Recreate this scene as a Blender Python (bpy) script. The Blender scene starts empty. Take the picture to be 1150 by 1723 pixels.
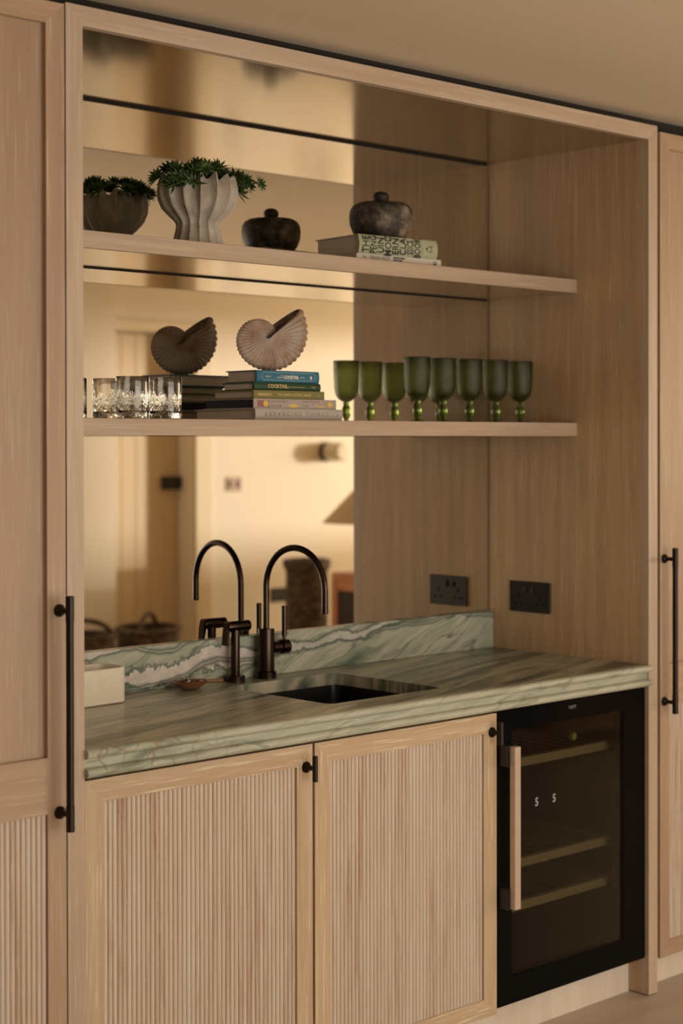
import bpy, bmesh, math, random
from mathutils import Vector, Matrix
R = math.radians
sc = bpy.context.scene
C = sc.collection
random.seed(7)

# ------------------------------------------------------------ camera
W, T = 1.92, 0.0396            # outer width of the bar niche, panel thickness
WI = W - T                     # inner face of right panel
ZT = 2.361                     # top of surround
DM = 0.5766                    # mirror plane
yaw, pitch, roll = 0.7573, -0.0076, -0.0016
cam_d = bpy.data.cameras.new('camera'); cam = bpy.data.objects.new('camera', cam_d); C.objects.link(cam)
cam_d.sensor_fit = 'HORIZONTAL'; cam_d.sensor_width = 36; cam_d.lens = 90.02
cam_d.shift_y = -0.08364
cam_d.clip_start = 0.05
fw = Vector((math.sin(yaw) * math.cos(pitch), math.cos(yaw) * math.cos(pitch), math.sin(pitch)))
rt = Vector((math.cos(yaw), -math.sin(yaw), 0)); up = rt.cross(fw)
r2 = rt * math.cos(roll) + up * math.sin(roll); u2 = -rt * math.sin(roll) + up * math.cos(roll)
cam.matrix_world = Matrix(((r2.x, u2.x, -fw.x, -1.8983), (r2.y, u2.y, -fw.y, -2.7875), (r2.z, u2.z, -fw.z, 1.505), (0, 0, 0, 1)))
cam_d.dof.use_dof = True; cam_d.dof.focus_distance = 3.85; cam_d.dof.aperture_fstop = 4.0
sc.camera = cam

# ------------------------------------------------------------ world, sun, end window light, added side fill, exposure
wd = bpy.data.worlds.new('world'); sc.world = wd; wd.use_nodes = True
wd.node_tree.nodes['Background'].inputs[0].default_value = (1, .80, .58, 1)
wd.node_tree.nodes['Background'].inputs[1].default_value = 0.35
def light(name, kind, loc, direction, energy, color, **kw):
    d = bpy.data.lights.new(name, kind); o = bpy.data.objects.new(name, d); C.objects.link(o)
    o.location = loc; o.rotation_euler = Vector(direction).to_track_quat('-Z', 'Y').to_euler()
    d.energy = energy; d.color = color
    for k, v in kw.items(): setattr(d, k, v)
    return o
light('sun', 'SUN', (9, 0, 3), (-.82, -.57, -.035), 3.5, (1, .95, .89), angle=R(5))
light('window_light_end', 'AREA', (8.12, -1.95, 1.55), (-1, 0, 0), 105, (1, .82, .57), shape='RECTANGLE', size=3.2, size_y=1.15)
light('fill_light_side', 'AREA', (.75, -3.93, 1.16), (0, 1, 0), 82, (1, .90, .76), shape='RECTANGLE', size=3.3, size_y=2.1)  # added fill that brightens the cabinet fronts; no such window known
sc.view_settings.view_transform = 'Standard'; sc.view_settings.look = 'None'
sc.view_settings.exposure = 0.12; sc.view_settings.gamma = 1.0; sc.view_settings.use_curve_mapping = False

# ------------------------------------------------------------ material helpers
def mat(name):
    m = bpy.data.materials.new(name); m.use_nodes = True
    return m, m.node_tree, m.node_tree.nodes['Principled BSDF']
def nd(nt, t, **kw):
    n = nt.nodes.new(t)
    for k, v in kw.items():
        if k in ('inp',):
            for kk, vv in v.items(): n.inputs[kk].default_value = vv
        else: setattr(n, k, v)
    return n
def ramp(nt, src, stops, interp='LINEAR'):
    r = nt.nodes.new('ShaderNodeValToRGB'); e = r.color_ramp.elements; r.color_ramp.interpolation = interp
    while len(e) < len(stops): e.new(.5)
    for el, (p, c) in zip(e, stops):
        el.position = p; el.color = (*c, 1) if len(c) == 3 else c
    nt.links.new(src, r.inputs[0]); return r
def mixc(nt, a, b, f, mode='MIX'):
    m = nt.nodes.new('ShaderNodeMix'); m.data_type = 'RGBA'; m.blend_type = mode
    for sock, v in ((m.inputs[6], a), (m.inputs[7], b), (m.inputs[0], f)):
        if isinstance(v, bpy.types.NodeSocket): nt.links.new(v, sock)
        elif isinstance(v, (int, float)): sock.default_value = v
        else: sock.default_value = (*v, 1)
    return m.outputs[2]
def mth(nt, op, a, b=None, c=None):
    m = nt.nodes.new('ShaderNodeMath'); m.operation = op
    for i, v in enumerate((a, b, c)):
        if v is None: continue
        if isinstance(v, bpy.types.NodeSocket): nt.links.new(v, m.inputs[i])
        else: m.inputs[i].default_value = v
    return m.outputs[0]
def coords(nt, scale=(1, 1, 1), rot=(0, 0, 0), loc=(0, 0, 0), rnd=0):
    tc = nt.nodes.new('ShaderNodeTexCoord'); src = tc.outputs['Object']
    if rnd:
        oi = nt.nodes.new('ShaderNodeObjectInfo'); va = nt.nodes.new('ShaderNodeVectorMath'); va.operation = 'ADD'
        vm = nt.nodes.new('ShaderNodeVectorMath'); vm.operation = 'SCALE'; vm.inputs[0].default_value = (rnd, rnd * 1.7, rnd * .6)
        nt.links.new(oi.outputs['Random'], vm.inputs['Scale'])
        nt.links.new(src, va.inputs[0]); nt.links.new(vm.outputs[0], va.inputs[1]); src = va.outputs[0]
    mp = nt.nodes.new('ShaderNodeMapping'); nt.links.new(src, mp.inputs[0])
    mp.inputs[1].default_value = loc; mp.inputs[2].default_value = rot; mp.inputs[3].default_value = scale
    return mp.outputs[0]
def noise(nt, vec, scale=1, detail=4, rough=.55, dist=0):
    n = nd(nt, 'ShaderNodeTexNoise', inp={'Scale': scale, 'Detail': detail, 'Roughness': rough, 'Distortion': dist})
    nt.links.new(vec, n.inputs['Vector']); return n.outputs['Fac']
def bump(nt, bs, h, strength=.3, distance=.002):
    b = nd(nt, 'ShaderNodeBump', inp={'Strength': strength, 'Distance': distance})
    nt.links.new(h, b.inputs['Height']); nt.links.new(b.outputs[0], bs.inputs['Normal'])
def plain(name, col, rough=.5, metal=0, spec=.5):
    m, nt, b = mat(name); v = coords(nt, (1, 1, 1)); n = noise(nt, v, 35, 3)
    c = mixc(nt, col, tuple(x * .82 for x in col), n)
    nt.links.new(c, b.inputs['Base Color']); b.inputs['Roughness'].default_value = rough
    b.inputs['Metallic'].default_value = metal; b.inputs['Specular IOR Level'].default_value = spec
    return m
def oak(name, axis, light_c, dark_c, pore_c, pore=.35, rough=.42, streak=.5, rnd=9, bm=.15, ior=1.5, tint=None):
    m, nt, b = mat(name)
    def sc3(al, ac): return {'X': (al, ac, ac), 'Y': (ac, al, ac), 'Z': (ac, ac, al)}[axis]
    v1 = coords(nt, sc3(1.1, 26), rnd=rnd); n1 = noise(nt, v1, 1, 5, .6, .4)
    v2 = coords(nt, sc3(6, 240), rnd=rnd); n2 = noise(nt, v2, 1, 3, .6); b.inputs['IOR'].default_value = ior
    if tint:
        b.inputs['Specular Tint'].default_value = (*tint, 1); b.inputs['Coat Weight'].default_value = 1; b.inputs['Coat Roughness'].default_value = .14; b.inputs['Coat IOR'].default_value = 1.7; b.inputs['Coat Tint'].default_value = (1, .9, .72, 1)
    v3 = coords(nt, sc3(.6, 5), rnd=rnd); n3 = noise(nt, v3, 1, 2)
    r1 = ramp(nt, n1, [(.30, dark_c), (.62, light_c)])
    c = mixc(nt, r1.outputs[0], tuple(x * .80 for x in dark_c), mth(nt, 'MULTIPLY', ramp(nt, n3, [(.45, (0, 0, 0)), (.75, (1, 1, 1))]).outputs[0], streak))
    p = ramp(nt, n2, [(.56, (0, 0, 0)), (.68, (1, 1, 1))])
    c = mixc(nt, c, pore_c, mth(nt, 'MULTIPLY', p.outputs[0], pore))
    nt.links.new(c, b.inputs['Base Color']); b.inputs['Roughness'].default_value = rough
    bump(nt, b, n2, bm, .001)
    return m

OL, OD, OP = (.48, .375, .285), (.38, .275, .195), (.62, .53, .43)
oakX = oak('oak_limed_horizontal', 'X', OL, OD, OP)
oakZ = oak('oak_limed_vertical', 'Z', OL, OD, OP)
oakDX = oak('oak_door_horizontal', 'X', (.50, .375, .25), (.42, .29, .175), (.70, .60, .47), .8)
oakDZ = oak('oak_door_vertical', 'Z', (.50, .375, .25), (.42, .29, .175), (.70, .60, .47), .8)
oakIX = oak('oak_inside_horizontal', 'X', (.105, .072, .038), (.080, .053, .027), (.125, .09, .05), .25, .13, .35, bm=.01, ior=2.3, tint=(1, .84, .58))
oakIZ = oak('oak_inside_vertical', 'Z', (.51, .345, .20), (.39, .255, .145), (.66, .495, .33), .6, .40, .4)
oakTZ = oak('oak_tall_panel', 'Z', (.40, .275, .19), (.33, .22, .143), (.54, .42, .31), .5)
oakTX = oak('oak_tall_rail', 'X', (.42, .285, .19), (.345, .225, .143), (.55, .43, .32), .5)
floor_m = oak('floor_oak', 'X', (.50, .405, .325), (.42, .335, .265), (.56, .47, .39), .3, .5)
plinth_m = oak('plinth_oak', 'Z', (.68, .59, .50), (.60, .52, .44), (.74, .66, .58), .3)

def reed_mat():
    m, nt, b = mat('oak_reed')
    v1 = coords(nt, (60, 60, 3.2), rnd=23); n1 = noise(nt, v1, 1, 5, .65, .6)
    v2 = coords(nt, (8, 8, .7), rnd=23); n2 = noise(nt, v2, 1, 3)
    v3 = coords(nt, (300, 300, 14), rnd=23); n3 = noise(nt, v3, 1, 3)
    f = mth(nt, 'ADD', mth(nt, 'MULTIPLY', n1, .55), mth(nt, 'MULTIPLY', n2, .45))
    c = ramp(nt, f, [(.40, (.57, .485, .415)), (.53, (.51, .405, .32)), (.63, (.39, .255, .17))]).outputs[0]
    c = mixc(nt, c, (.66, .57, .48), mth(nt, 'MULTIPLY', ramp(nt, n3, [(.58, (0, 0, 0)), (.7, (1, 1, 1))]).outputs[0], .5))
    nt.links.new(c, b.inputs['Base Color']); b.inputs['Roughness'].default_value = .45
    bump(nt, b, n3, .2, .001); return m
reedM = reed_mat()

def paint(name, col, rough=.75, amt=.06):
    m, nt, b = mat(name); n = noise(nt, coords(nt), 1.2, 4)
    nt.links.new(mixc(nt, col, tuple(x * (1 - amt) for x in col), n), b.inputs['Base Color'])
    b.inputs['Roughness'].default_value = rough; bump(nt, b, noise(nt, coords(nt), 180, 2), .05, .001); return m
wallM = paint('plaster_cream', (.80, .71, .58))
ceilM = paint('ceiling_paint', (.68, .58, .45))
doorM = paint('door_paint', (.62, .47, .29), .55)
archM = paint('architrave_paint', (.68, .55, .37), .55)

def metal(name, col, rough, aniso_scale=None):
    m, nt, b = mat(name); n = noise(nt, coords(nt, (90, 90, 6)), 1, 3)
    nt.links.new(mixc(nt, col, tuple(x * .6 for x in col), n), b.inputs['Base Color'])
    b.inputs['Metallic'].default_value = 1; b.inputs['Roughness'].default_value = rough; return m
bronze = metal('dark_bronze', (.065, .046, .035), .26)
black_metal = metal('blackened_bronze', (.040, .034, .028), .38)
steel = metal('steel', (.5, .48, .45), .3)
copper = plain('brushed_copper', (.56, .42, .34), .42, .15)
blackM = plain('black_satin', (.008, .008, .008), .35)
blackMatte = plain('black_matte', (.012, .012, .012), .6)
sinkM = plain('black_sink', (.010, .010, .011), .28)
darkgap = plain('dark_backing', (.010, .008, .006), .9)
ceramic = plain('cream_ceramic', (.76, .70, .58), .35)
black_gloss = plain('black_glass_print', (.004, .004, .004), .12, spec=.05)

def mirror_mat():
    m, nt, b = mat('mirror_glass'); nt.nodes.remove(b)
    g = nd(nt, 'ShaderNodeBsdfGlossy'); g.inputs['Color'].default_value = (.80, .775, .69, 1); g.inputs['Roughness'].default_value = 0.0
    nt.links.new(g.outputs[0], nt.nodes['Material Output'].inputs[0]); return m
mirrorM = mirror_mat()
def tinted():
    m, nt, b = mat('smoked_glass'); nt.nodes.remove(b)
    t = nd(nt, 'ShaderNodeBsdfTransparent'); t.inputs[0].default_value = (.68, .67, .64, 1)
    g = nd(nt, 'ShaderNodeBsdfGlossy'); g.inputs['Color'].default_value = (.8, .8, .8, 1); g.inputs['Roughness'].default_value = .06
    f = nd(nt, 'ShaderNodeFresnel'); f.inputs[0].default_value = 1.20
    x = nd(nt, 'ShaderNodeMixShader')
    nt.links.new(f.outputs[0], x.inputs[0]); nt.links.new(t.outputs[0], x.inputs[1]); nt.links.new(g.outputs[0], x.inputs[2])
    nt.links.new(x.outputs[0], nt.nodes['Material Output'].inputs[0]); return m
smoked = tinted()
def glass(name, col, rough=0.0, ior=1.5, tex=False):
    m, nt, b = mat(name)
    b.inputs['Base Color'].default_value = (*col, 1); b.inputs['Transmission Weight'].default_value = 1
    b.inputs['Roughness'].default_value = rough; b.inputs['IOR'].default_value = ior
    if tex:
        n = noise(nt, coords(nt, (260, 260, 500)), 1, 3, .6)
        n2 = noise(nt, coords(nt, (700, 700, 160)), 1, 2, .6)
        bump(nt, b, mth(nt, 'ADD', n, n2), .6, .0016)
        k = ramp(nt, noise(nt, coords(nt, (60, 60, 30)), 1, 3), [(.3, tuple(x * .8 for x in col)), (.7, col)])
        nt.links.new(k.outputs[0], b.inputs['Base Color'])
    return m
crystal = glass('cut_crystal', (.93, .92, .89))
greenglass = glass('green_glass', (.54, .62, .33), .14, 1.42, True)
greensolid = glass('green_glass_stem', (.30, .48, .11), .03, 1.5)

def stone_mat():
    m, nt, b = mat('mottled_stone'); v = coords(nt)
    n = noise(nt, v, 22, 8, .68); n2 = noise(nt, v, 7, 3)
    c = ramp(nt, mth(nt, 'ADD', mth(nt, 'MULTIPLY', n, .7), mth(nt, 'MULTIPLY', n2, .3)),
             [(.40, (.010, .009, .007)), (.49, (.04, .031, .022)), (.55, (.13, .10, .07)), (.64, (.30, .235, .17))])
    nt.links.new(c.outputs[0], b.inputs['Base Color']); b.inputs['Roughness'].default_value = .6; bump(nt, b, n, .4, .003); return m
stoneM = stone_mat()
knobM = plain('dark_stone', (.022, .018, .015), .55)
def concrete():
    m, nt, b = mat('weathered_concrete'); v = coords(nt)
    n = noise(nt, v, 40, 8, .7); n2 = noise(nt, v, 9, 4, .6)
    c = ramp(nt, n2, [(.35, (.30, .26, .21)), (.55, (.48, .43, .37)), (.7, (.60, .56, .50))])
    c2 = mixc(nt, c.outputs[0], (.66, .62, .56), mth(nt, 'MULTIPLY', ramp(nt, n, [(.55, (0, 0, 0)), (.7, (1, 1, 1))]).outputs[0], .6))
    nt.links.new(c2, b.inputs['Base Color']); b.inputs['Roughness'].default_value = .85; bump(nt, b, n, .5, .003); return m
concreteM = concrete()
def shell():
    m, nt, b = mat('carved_shell'); v = coords(nt)
    n = noise(nt, v, 60, 6, .65); n2 = noise(nt, v, 16, 4, .6)
    c = ramp(nt, n2, [(.36, (.25, .14, .09)), (.5, (.36, .26, .20)), (.66, (.43, .37, .33))])
    c2 = mixc(nt, c.outputs[0], (.22, .11, .06), mth(nt, 'MULTIPLY', ramp(nt, n, [(.56, (0, 0, 0)), (.72, (1, 1, 1))]).outputs[0], .5))
    nt.links.new(c2, b.inputs['Base Color']); b.inputs['Roughness'].default_value = .6; bump(nt, b, n, .25, .002); return m
shellM = shell()
def leafm():
    m, nt, b = mat('succulent_leaf'); n = noise(nt, coords(nt, rnd=5), 30, 3)
    c = ramp(nt, n, [(.3, (.02, .05, .012)), (.7, (.075, .15, .035))])
    nt.links.new(c.outputs[0], b.inputs['Base Color']); b.inputs['Roughness'].default_value = .5; return m
leafM = leafm()
soilM = plain('soil', (.02, .014, .01), .9)
woodbowl = oak('dark_olive_wood', 'X', (.24, .10, .04), (.13, .05, .02), (.30, .14, .06), .2, .4)
orangewood = oak('sideboard_wood', 'X', (.52, .22, .09), (.42, .17, .07), (.5, .25, .12), .2, .45)
def wicker():
    m, nt, b = mat('woven_wicker'); v = coords(nt)
    n = noise(nt, coords(nt, (30, 30, 60)), 1, 5, .7)
    c = ramp(nt, n, [(.38, (.02, .014, .009)), (.55, (.09, .055, .03)), (.70, (.30, .20, .12))])
    nt.links.new(c.outputs[0], b.inputs['Base Color']); b.inputs['Roughness'].default_value = .8; bump(nt, b, n, .6, .01); return m
wickerM = wicker()
linen = paint('linen_shade', (.50, .36, .22), .8)

# ---- green stone
def marble(kind):
    m, nt, b = mat('green_quartzite_' + kind)
    tc = nt.nodes.new('ShaderNodeNewGeometry'); P = tc.outputs['Position']
    wz = nd(nt, 'ShaderNodeTexNoise', inp={'Scale': 2.6, 'Detail': 3, 'Roughness': .5}); nt.links.new(P, wz.inputs['Vector'])
    warp = nd(nt, 'ShaderNodeVectorMath', operation='MULTIPLY_ADD'); nt.links.new(wz.outputs['Color'], warp.inputs[0])
    amp = {'top': .10, 'splash': .11, 'edge': .10}[kind]
    warp.inputs[1].default_value = (amp, amp, amp); nt.links.new(P, warp.inputs[2])
    wz2 = nd(nt, 'ShaderNodeTexNoise', inp={'Scale': 13, 'Detail': 6, 'Roughness': .62}); nt.links.new(P, wz2.inputs['Vector'])
    warp2 = nd(nt, 'ShaderNodeVectorMath', operation='MULTIPLY_ADD'); nt.links.new(wz2.outputs['Color'], warp2.inputs[0])
    a2 = {'top': .010, 'splash': .034, 'edge': .026}[kind]
    warp2.inputs[1].default_value = (a2, a2, a2); nt.links.new(warp.outputs[0], warp2.inputs[2])
    rot = {'top': (0, 0, R(-15)), 'splash': (0, R(24), 0), 'edge': (0, R(9), 0)}[kind]
    scl = {'top': (.45, 5.5, 1), 'splash': (1.1, 1, 9), 'edge': (1.0, 1, 11)}[kind]
    def mapped(src, loc=(0, 0, 0), s=scl):
        r1 = nt.nodes.new('ShaderNodeMapping'); nt.links.new(src, r1.inputs[0]); r1.inputs[2].default_value = rot
        r = nt.nodes.new('ShaderNodeMapping'); nt.links.new(r1.outputs[0], r.inputs[0])
        r.inputs[1].default_value = loc; r.inputs[3].default_value = s; return r.outputs[0]
    n1 = noise(nt, mapped(warp2.outputs[0]), 1.5, 5, .55, .2)
    if kind == 'top':
        st = [(.33, (.055, .075, .06)), (.40, (.13, .155, .12)), (.455, (.42, .395, .30)), (.50, (.19, .22, .17)), (.555, (.50, .455, .355)), (.63, (.31, .325, .25)), (.70, (.085, .105, .085))]
    elif kind == 'splash':
        st = [(.29, (.095, .135, .105)), (.38, (.235, .28, .215)), (.46, (.44, .445, .365)), (.53, (.335, .37, .29)), (.60, (.49, .485, .405)), (.70, (.385, .405, .325)), (.80, (.16, .205, .155))]
    else:
        st = [(.28, (.16, .19, .14)), (.40, (.33, .35, .27)), (.50, (.44, .445, .36)), (.58, (.37, .39, .31)), (.68, (.47, .47, .39)), (.8, (.24, .27, .21))]
    col = ramp(nt, n1, st).outputs[0]
    # thin dark veins : |noise-0.5| small
    def vein(loc, scale, width, s=scl):
        n = noise(nt, mapped(warp2.outputs[0], loc, s), scale, 3, .5, .3)
        d = mth(nt, 'ABSOLUTE', mth(nt, 'SUBTRACT', n, .5))
        return ramp(nt, d, [(0, (1, 1, 1)), (width, (0, 0, 0))]).outputs[0]
    dk = {'top': (.05, .07, .055), 'splash': (.05, .09, .07), 'edge': (.10, .12, .075)}[kind]
    col = mixc(nt, col, dk, mth(nt, 'MULTIPLY', vein((3, 1, 7), 1.1, .016), {'top': .55, 'splash': .7, 'edge': .5}[kind]))
    col = mixc(nt, col, dk, mth(nt, 'MULTIPLY', vein((9, 5, 2), 2.4, .022), {'top': .35, 'splash': .4, 'edge': .3}[kind]))
    sep = nt.nodes.new('ShaderNodeSeparateXYZ')
    if kind == 'splash':
        nt.links.new(P, sep.inputs[0])
        big = noise(nt, P, 5, 3, .5); fine = noise(nt, P, 42, 4, .6)
        # white crystalline seam running up to the right, with ragged edges
        def seam(x0, x1, z0, slope, half, colr, edge=True):
            nonlocal col
            zc = mth(nt, 'ADD', mth(nt, 'MULTIPLY', mth(nt, 'SUBTRACT', sep.outputs[0], x0), slope), z0)
            dz = mth(nt, 'ABSOLUTE', mth(nt, 'SUBTRACT', sep.outputs[2], mth(nt, 'ADD', zc, mth(nt, 'MULTIPLY', mth(nt, 'SUBTRACT', big, .5), .09))))
            wid = mth(nt, 'ADD', half, mth(nt, 'MULTIPLY', mth(nt, 'SUBTRACT', fine, .5), half * 2.6))
            # fade at the ends
            e0 = nd(nt, 'ShaderNodeMapRange', inp={1: x0, 2: x0 + .10, 3: 0, 4: 1}); nt.links.new(sep.outputs[0], e0.inputs[0])
            e1 = nd(nt, 'ShaderNodeMapRange', inp={1: x1 - .25, 2: x1, 3: 1, 4: 0}); nt.links.new(sep.outputs[0], e1.inputs[0])
            wid = mth(nt, 'MULTIPLY', wid, mth(nt, 'MULTIPLY', e0.outputs[0], e1.outputs[0]))
            rr = mth(nt, 'SUBTRACT', dz, wid)
            if edge:
                k = ramp(nt, mth(nt, 'ABSOLUTE', mth(nt, 'SUBTRACT', rr, .004)), [(0, (1, 1, 1)), (.0065, (0, 0, 0))]).outputs[0]
                col = mixc(nt, col, (.06, .10, .085), mth(nt, 'MULTIPLY', k, .85))
            inside = nd(nt, 'ShaderNodeMapRange', inp={1: .0015, 2: -.0015, 3: 0, 4: 1}); nt.links.new(rr, inside.inputs[0])
            wc = ramp(nt, fine, [(.35, tuple(x * .8 for x in colr)), (.6, colr)]).outputs[0]
            col = mixc(nt, col, wc, inside.outputs[0])
        seam(.52, 1.12, .935, .06, .024, (.66, .61, .56))
        seam(.95, 1.55, .955, .10, .008, (.50, .50, .45))
        seam(.20, .56, .985, .05, .022, (.55, .53, .48))
    if kind in ('edge', 'top'):
        nt.links.new(P, sep.inputs[0])
        vor = nd(nt, 'ShaderNodeTexVoronoi', feature='DISTANCE_TO_EDGE', inp={'Scale': 19}); nt.links.new(warp2.outputs[0], vor.inputs['Vector'])
        k = ramp(nt, vor.outputs['Distance'], [(0, (1, 1, 1)), (.065, (0, 0, 0))]).outputs[0]
        fx = nd(nt, 'ShaderNodeMapRange', inp={1: .16, 2: .50, 3: 1, 4: 0}); nt.links.new(sep.outputs[0], fx.inputs[0])
        br = noise(nt, P, 9, 3)
        kk = mth(nt, 'MULTIPLY', mth(nt, 'MULTIPLY', k, fx.outputs[0]), ramp(nt, br, [(.36, (0, 0, 0)), (.46, (1, 1, 1))]).outputs[0])
        if kind == 'edge':
            col = mixc(nt, col, (.20, .115, .03), mth(nt, 'MULTIPLY', kk, .7))
    nt.links.new(col, b.inputs['Base Color'])
    b.inputs['Roughness'].default_value = {'top': .30, 'splash': .32, 'edge': .34}[kind]
    bump(nt, b, noise(nt, P, 120, 3), .03, .001)
    return m
mTop, mSplash, mEdge = marble('top'), marble('splash'), marble('edge')

# ------------------------------------------------------------ mesh helpers
ORG = {}
def obj(name, bm, m, parent=None, smooth=False, loc=None):
    me = bpy.data.meshes.new(name)
    if isinstance(bm, bpy.types.Mesh): me = bm
    else:
        if parent is not None and loc is None:
            o0 = ORG.get(parent.name, Vector())
            if o0.length: bmesh.ops.translate(bm, verts=bm.verts, vec=-o0)
        bmesh.ops.recalc_face_normals(bm, faces=bm.faces)
        bm.to_mesh(me); bm.free()
    if m and not me.materials: me.materials.append(m)
    if smooth:
        for p in me.polygons: p.use_smooth = True
        if smooth != 'full': me.set_sharp_from_angle(angle=R(38))
    o = bpy.data.objects.new(name, me); C.objects.link(o)
    if parent is not None:
        o.parent = parent; ORG[o.name] = ORG.get(parent.name, Vector())
    if loc is not None: o.location = Vector(loc) - (ORG.get(parent.name, Vector()) if parent is not None else Vector())
    return o
def thing(name, label, cat, loc=(0, 0, 0), rotz=0, group=None, local=False):
    o = bpy.data.objects.new(name, None); C.objects.link(o); o.empty_display_size = .05
    o.location = loc; o.rotation_euler = (0, 0, rotz); o['label'] = label; o['category'] = cat
    if group: o['group'] = group
    ORG[o.name] = Vector() if local else Vector(loc)
    return o
def tag(o, label, cat, group=None):
    o['label'] = label; o['category'] = cat
    if group: o['group'] = group
    return o
def struct(name, bm, m, parent=None):
    o = obj(name, bm, m, parent)
    if parent is None: o['kind'] = 'structure'
    return o
def nb(): return bmesh.new()
def box(bm, x0, x1, y0, y1, z0, z1, bev=0, seg=2):
    ret = bmesh.ops.create_cube(bm, size=1); vs = ret['verts']
    for v in vs: v.co = Vector(((x0 + x1) / 2 + v.co.x * (x1 - x0), (y0 + y1) / 2 + v.co.y * (y1 - y0), (z0 + z1) / 2 + v.co.z * (z1 - z0)))
    if bev:
        es = list({e for v in vs for e in v.link_edges})
        bmesh.ops.bevel(bm, geom=es, offset=bev, segments=seg, profile=.5, affect='EDGES')
    return bm
def B(x0, x1, y0, y1, z0, z1, bev=0, seg=2): return box(nb(), x0, x1, y0, y1, z0, z1, bev, seg)
def lathe(bm, prof, c=(0, 0, 0), n=40, closed=False, axis='Z', fn=None):
    rings = []
    for (r, h) in prof:
        ring = []
        for i in range(n):
            a = 2 * math.pi * i / n; rr = r if fn is None else fn(r, h, a)
            p = {'Z': (rr * math.cos(a), rr * math.sin(a), h), 'X': (h, rr * math.cos(a), rr * math.sin(a)), 'Y': (rr * math.cos(a), h, rr * math.sin(a))}[axis]
            ring.append(bm.verts.new(Vector(c) + Vector(p)))
        rings.append(ring)
    for k in range(len(rings) - 1 + (1 if closed else 0)):
        a, b_ = rings[k], rings[(k + 1) % len(rings)]
        for i in range(n): bm.faces.new((a[i], a[(i + 1) % n], b_[(i + 1) % n], b_[i]))
    if not closed:
        for ring in (rings[0], rings[-1]): bm.faces.new(ring)
    return bm
def cyl(bm, c, r, h0, h1, axis='Z', n=32, bev=0):
    pr = [(r, h0), (r, h1)] if not bev else [(r - bev, h0), (r, h0 + bev), (r, h1 - bev), (r - bev, h1)]
    return lathe(bm, pr, c, n, axis=axis)
def tube(bm, pts, r, n=14, cap=True):
    pts = [Vector(p) for p in pts]; rings = []
    t0 = (pts[1] - pts[0]).normalized(); ref = t0.orthogonal().normalized()
    for i, p in enumerate(pts):
        t = (pts[min(i + 1, len(pts) - 1)] - pts[max(i - 1, 0)]).normalized()
        ref = (ref - t * ref.dot(t)).normalized(); s = t.cross(ref)
        rr = r[i] if isinstance(r, (list, tuple)) else r
        rings.append([bm.verts.new(p + (ref * math.cos(2 * math.pi * k / n) + s * math.sin(2 * math.pi * k / n)) * rr) for k in range(n)])
    for a, b_ in zip(rings, rings[1:]):
        for k in range(n): bm.faces.new((a[k], a[(k + 1) % n], b_[(k + 1) % n], b_[k]))
    if cap:
        bm.faces.new(rings[0]); bm.faces.new(rings[-1])
    return bm
def prism(bm, poly, a0, a1, axis='X'):
    def P(u, v, a): return {'X': (a, u, v), 'Y': (u, a, v), 'Z': (u, v, a)}[axis]
    A = [bm.verts.new(P(u, v, a0)) for u, v in poly]; D = [bm.verts.new(P(u, v, a1)) for u, v in poly]
    n = len(poly)
    for i in range(n): bm.faces.new((A[i], A[(i + 1) % n], D[(i + 1) % n], D[i]))
    bm.faces.new(A); bm.faces.new(D); return bm
def text(body, size, parent, loc, m, sx=1.0, rot=0, align='CENTER', name='lettering', bold=0.0, face=0, sp=1.0):
    cu = bpy.data.curves.new(name, 'FONT'); cu.body = body; cu.size = size; cu.extrude = .00012; cu.offset = bold
    cu.align_x = align; cu.align_y = 'CENTER'; cu.resolution_u = 2; cu.space_character = sp
    o = bpy.data.objects.new(name, cu); C.objects.link(o)
    dg = bpy.context.evaluated_depsgraph_get(); me = bpy.data.meshes.new_from_object(o.evaluated_get(dg))
    bpy.data.objects.remove(o); bpy.data.curves.remove(cu)
    me.transform(Matrix.Translation(Vector(loc)) @ Matrix.Rotation(face, 4, 'Z') @ Matrix.Rotation(R(90), 4, 'X') @ Matrix.Rotation(rot, 4, 'Z') @ Matrix.Diagonal((sx, 1, 1, 1)))
    if parent is not None:
        o0 = ORG.get(parent.name, Vector()); me.transform(Matrix.Translation(-o0))
    me.name = name; return obj(name, me, m, parent)

# ============================================================ the room
ZC = 2.39; XL, XR, YB, YF = -4.2, 8.2, 0.62, -3.9
struct('floor', B(XL - .2, XR + .2, YF - .2, YB + .2, -.12, 0), floor_m)
struct('ceiling', B(XL - .2, XR + .2, YF - .2, YB + .2, ZC, ZC + .12), ceilM)
struct('wall_back', B(XL - .2, XR + .2, YB, YB + .2, 0, ZC), wallM)
struct('wall_left', B(XL - .2, XL, YF, YB, 0, ZC), wallM)
b = nb(); box(b, XR, XR + .2, YF - .2, YB, 0, .95); box(b, XR, XR + .2, YF - .2, YB, 2.31, ZC)
box(b, XR, XR + .2, -.3, YB, .95, 2.31); box(b, XR, XR + .2, YF - .2, -3.62, .95, 2.31)
struct('wall_right', b, wallM)
b = nb(); DX0, DX1, DZ = 3.50, 4.325, 2.137
box(b, XL - .2, -.9, YF - .2, YF, 0, ZC); box(b, -.9, 2.4, YF - .2, YF, 0, .06); box(b, -.9, 2.4, YF - .2, YF, 2.26, ZC)  # opening added for the side fill light
box(b, 2.4, DX0, YF - .2, YF, 0, ZC); box(b, DX0, DX1, YF - .2, YF, DZ, ZC); box(b, DX1, XR, YF - .2, YF, 0, ZC)
struct('wall_front', b, wallM)
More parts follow.
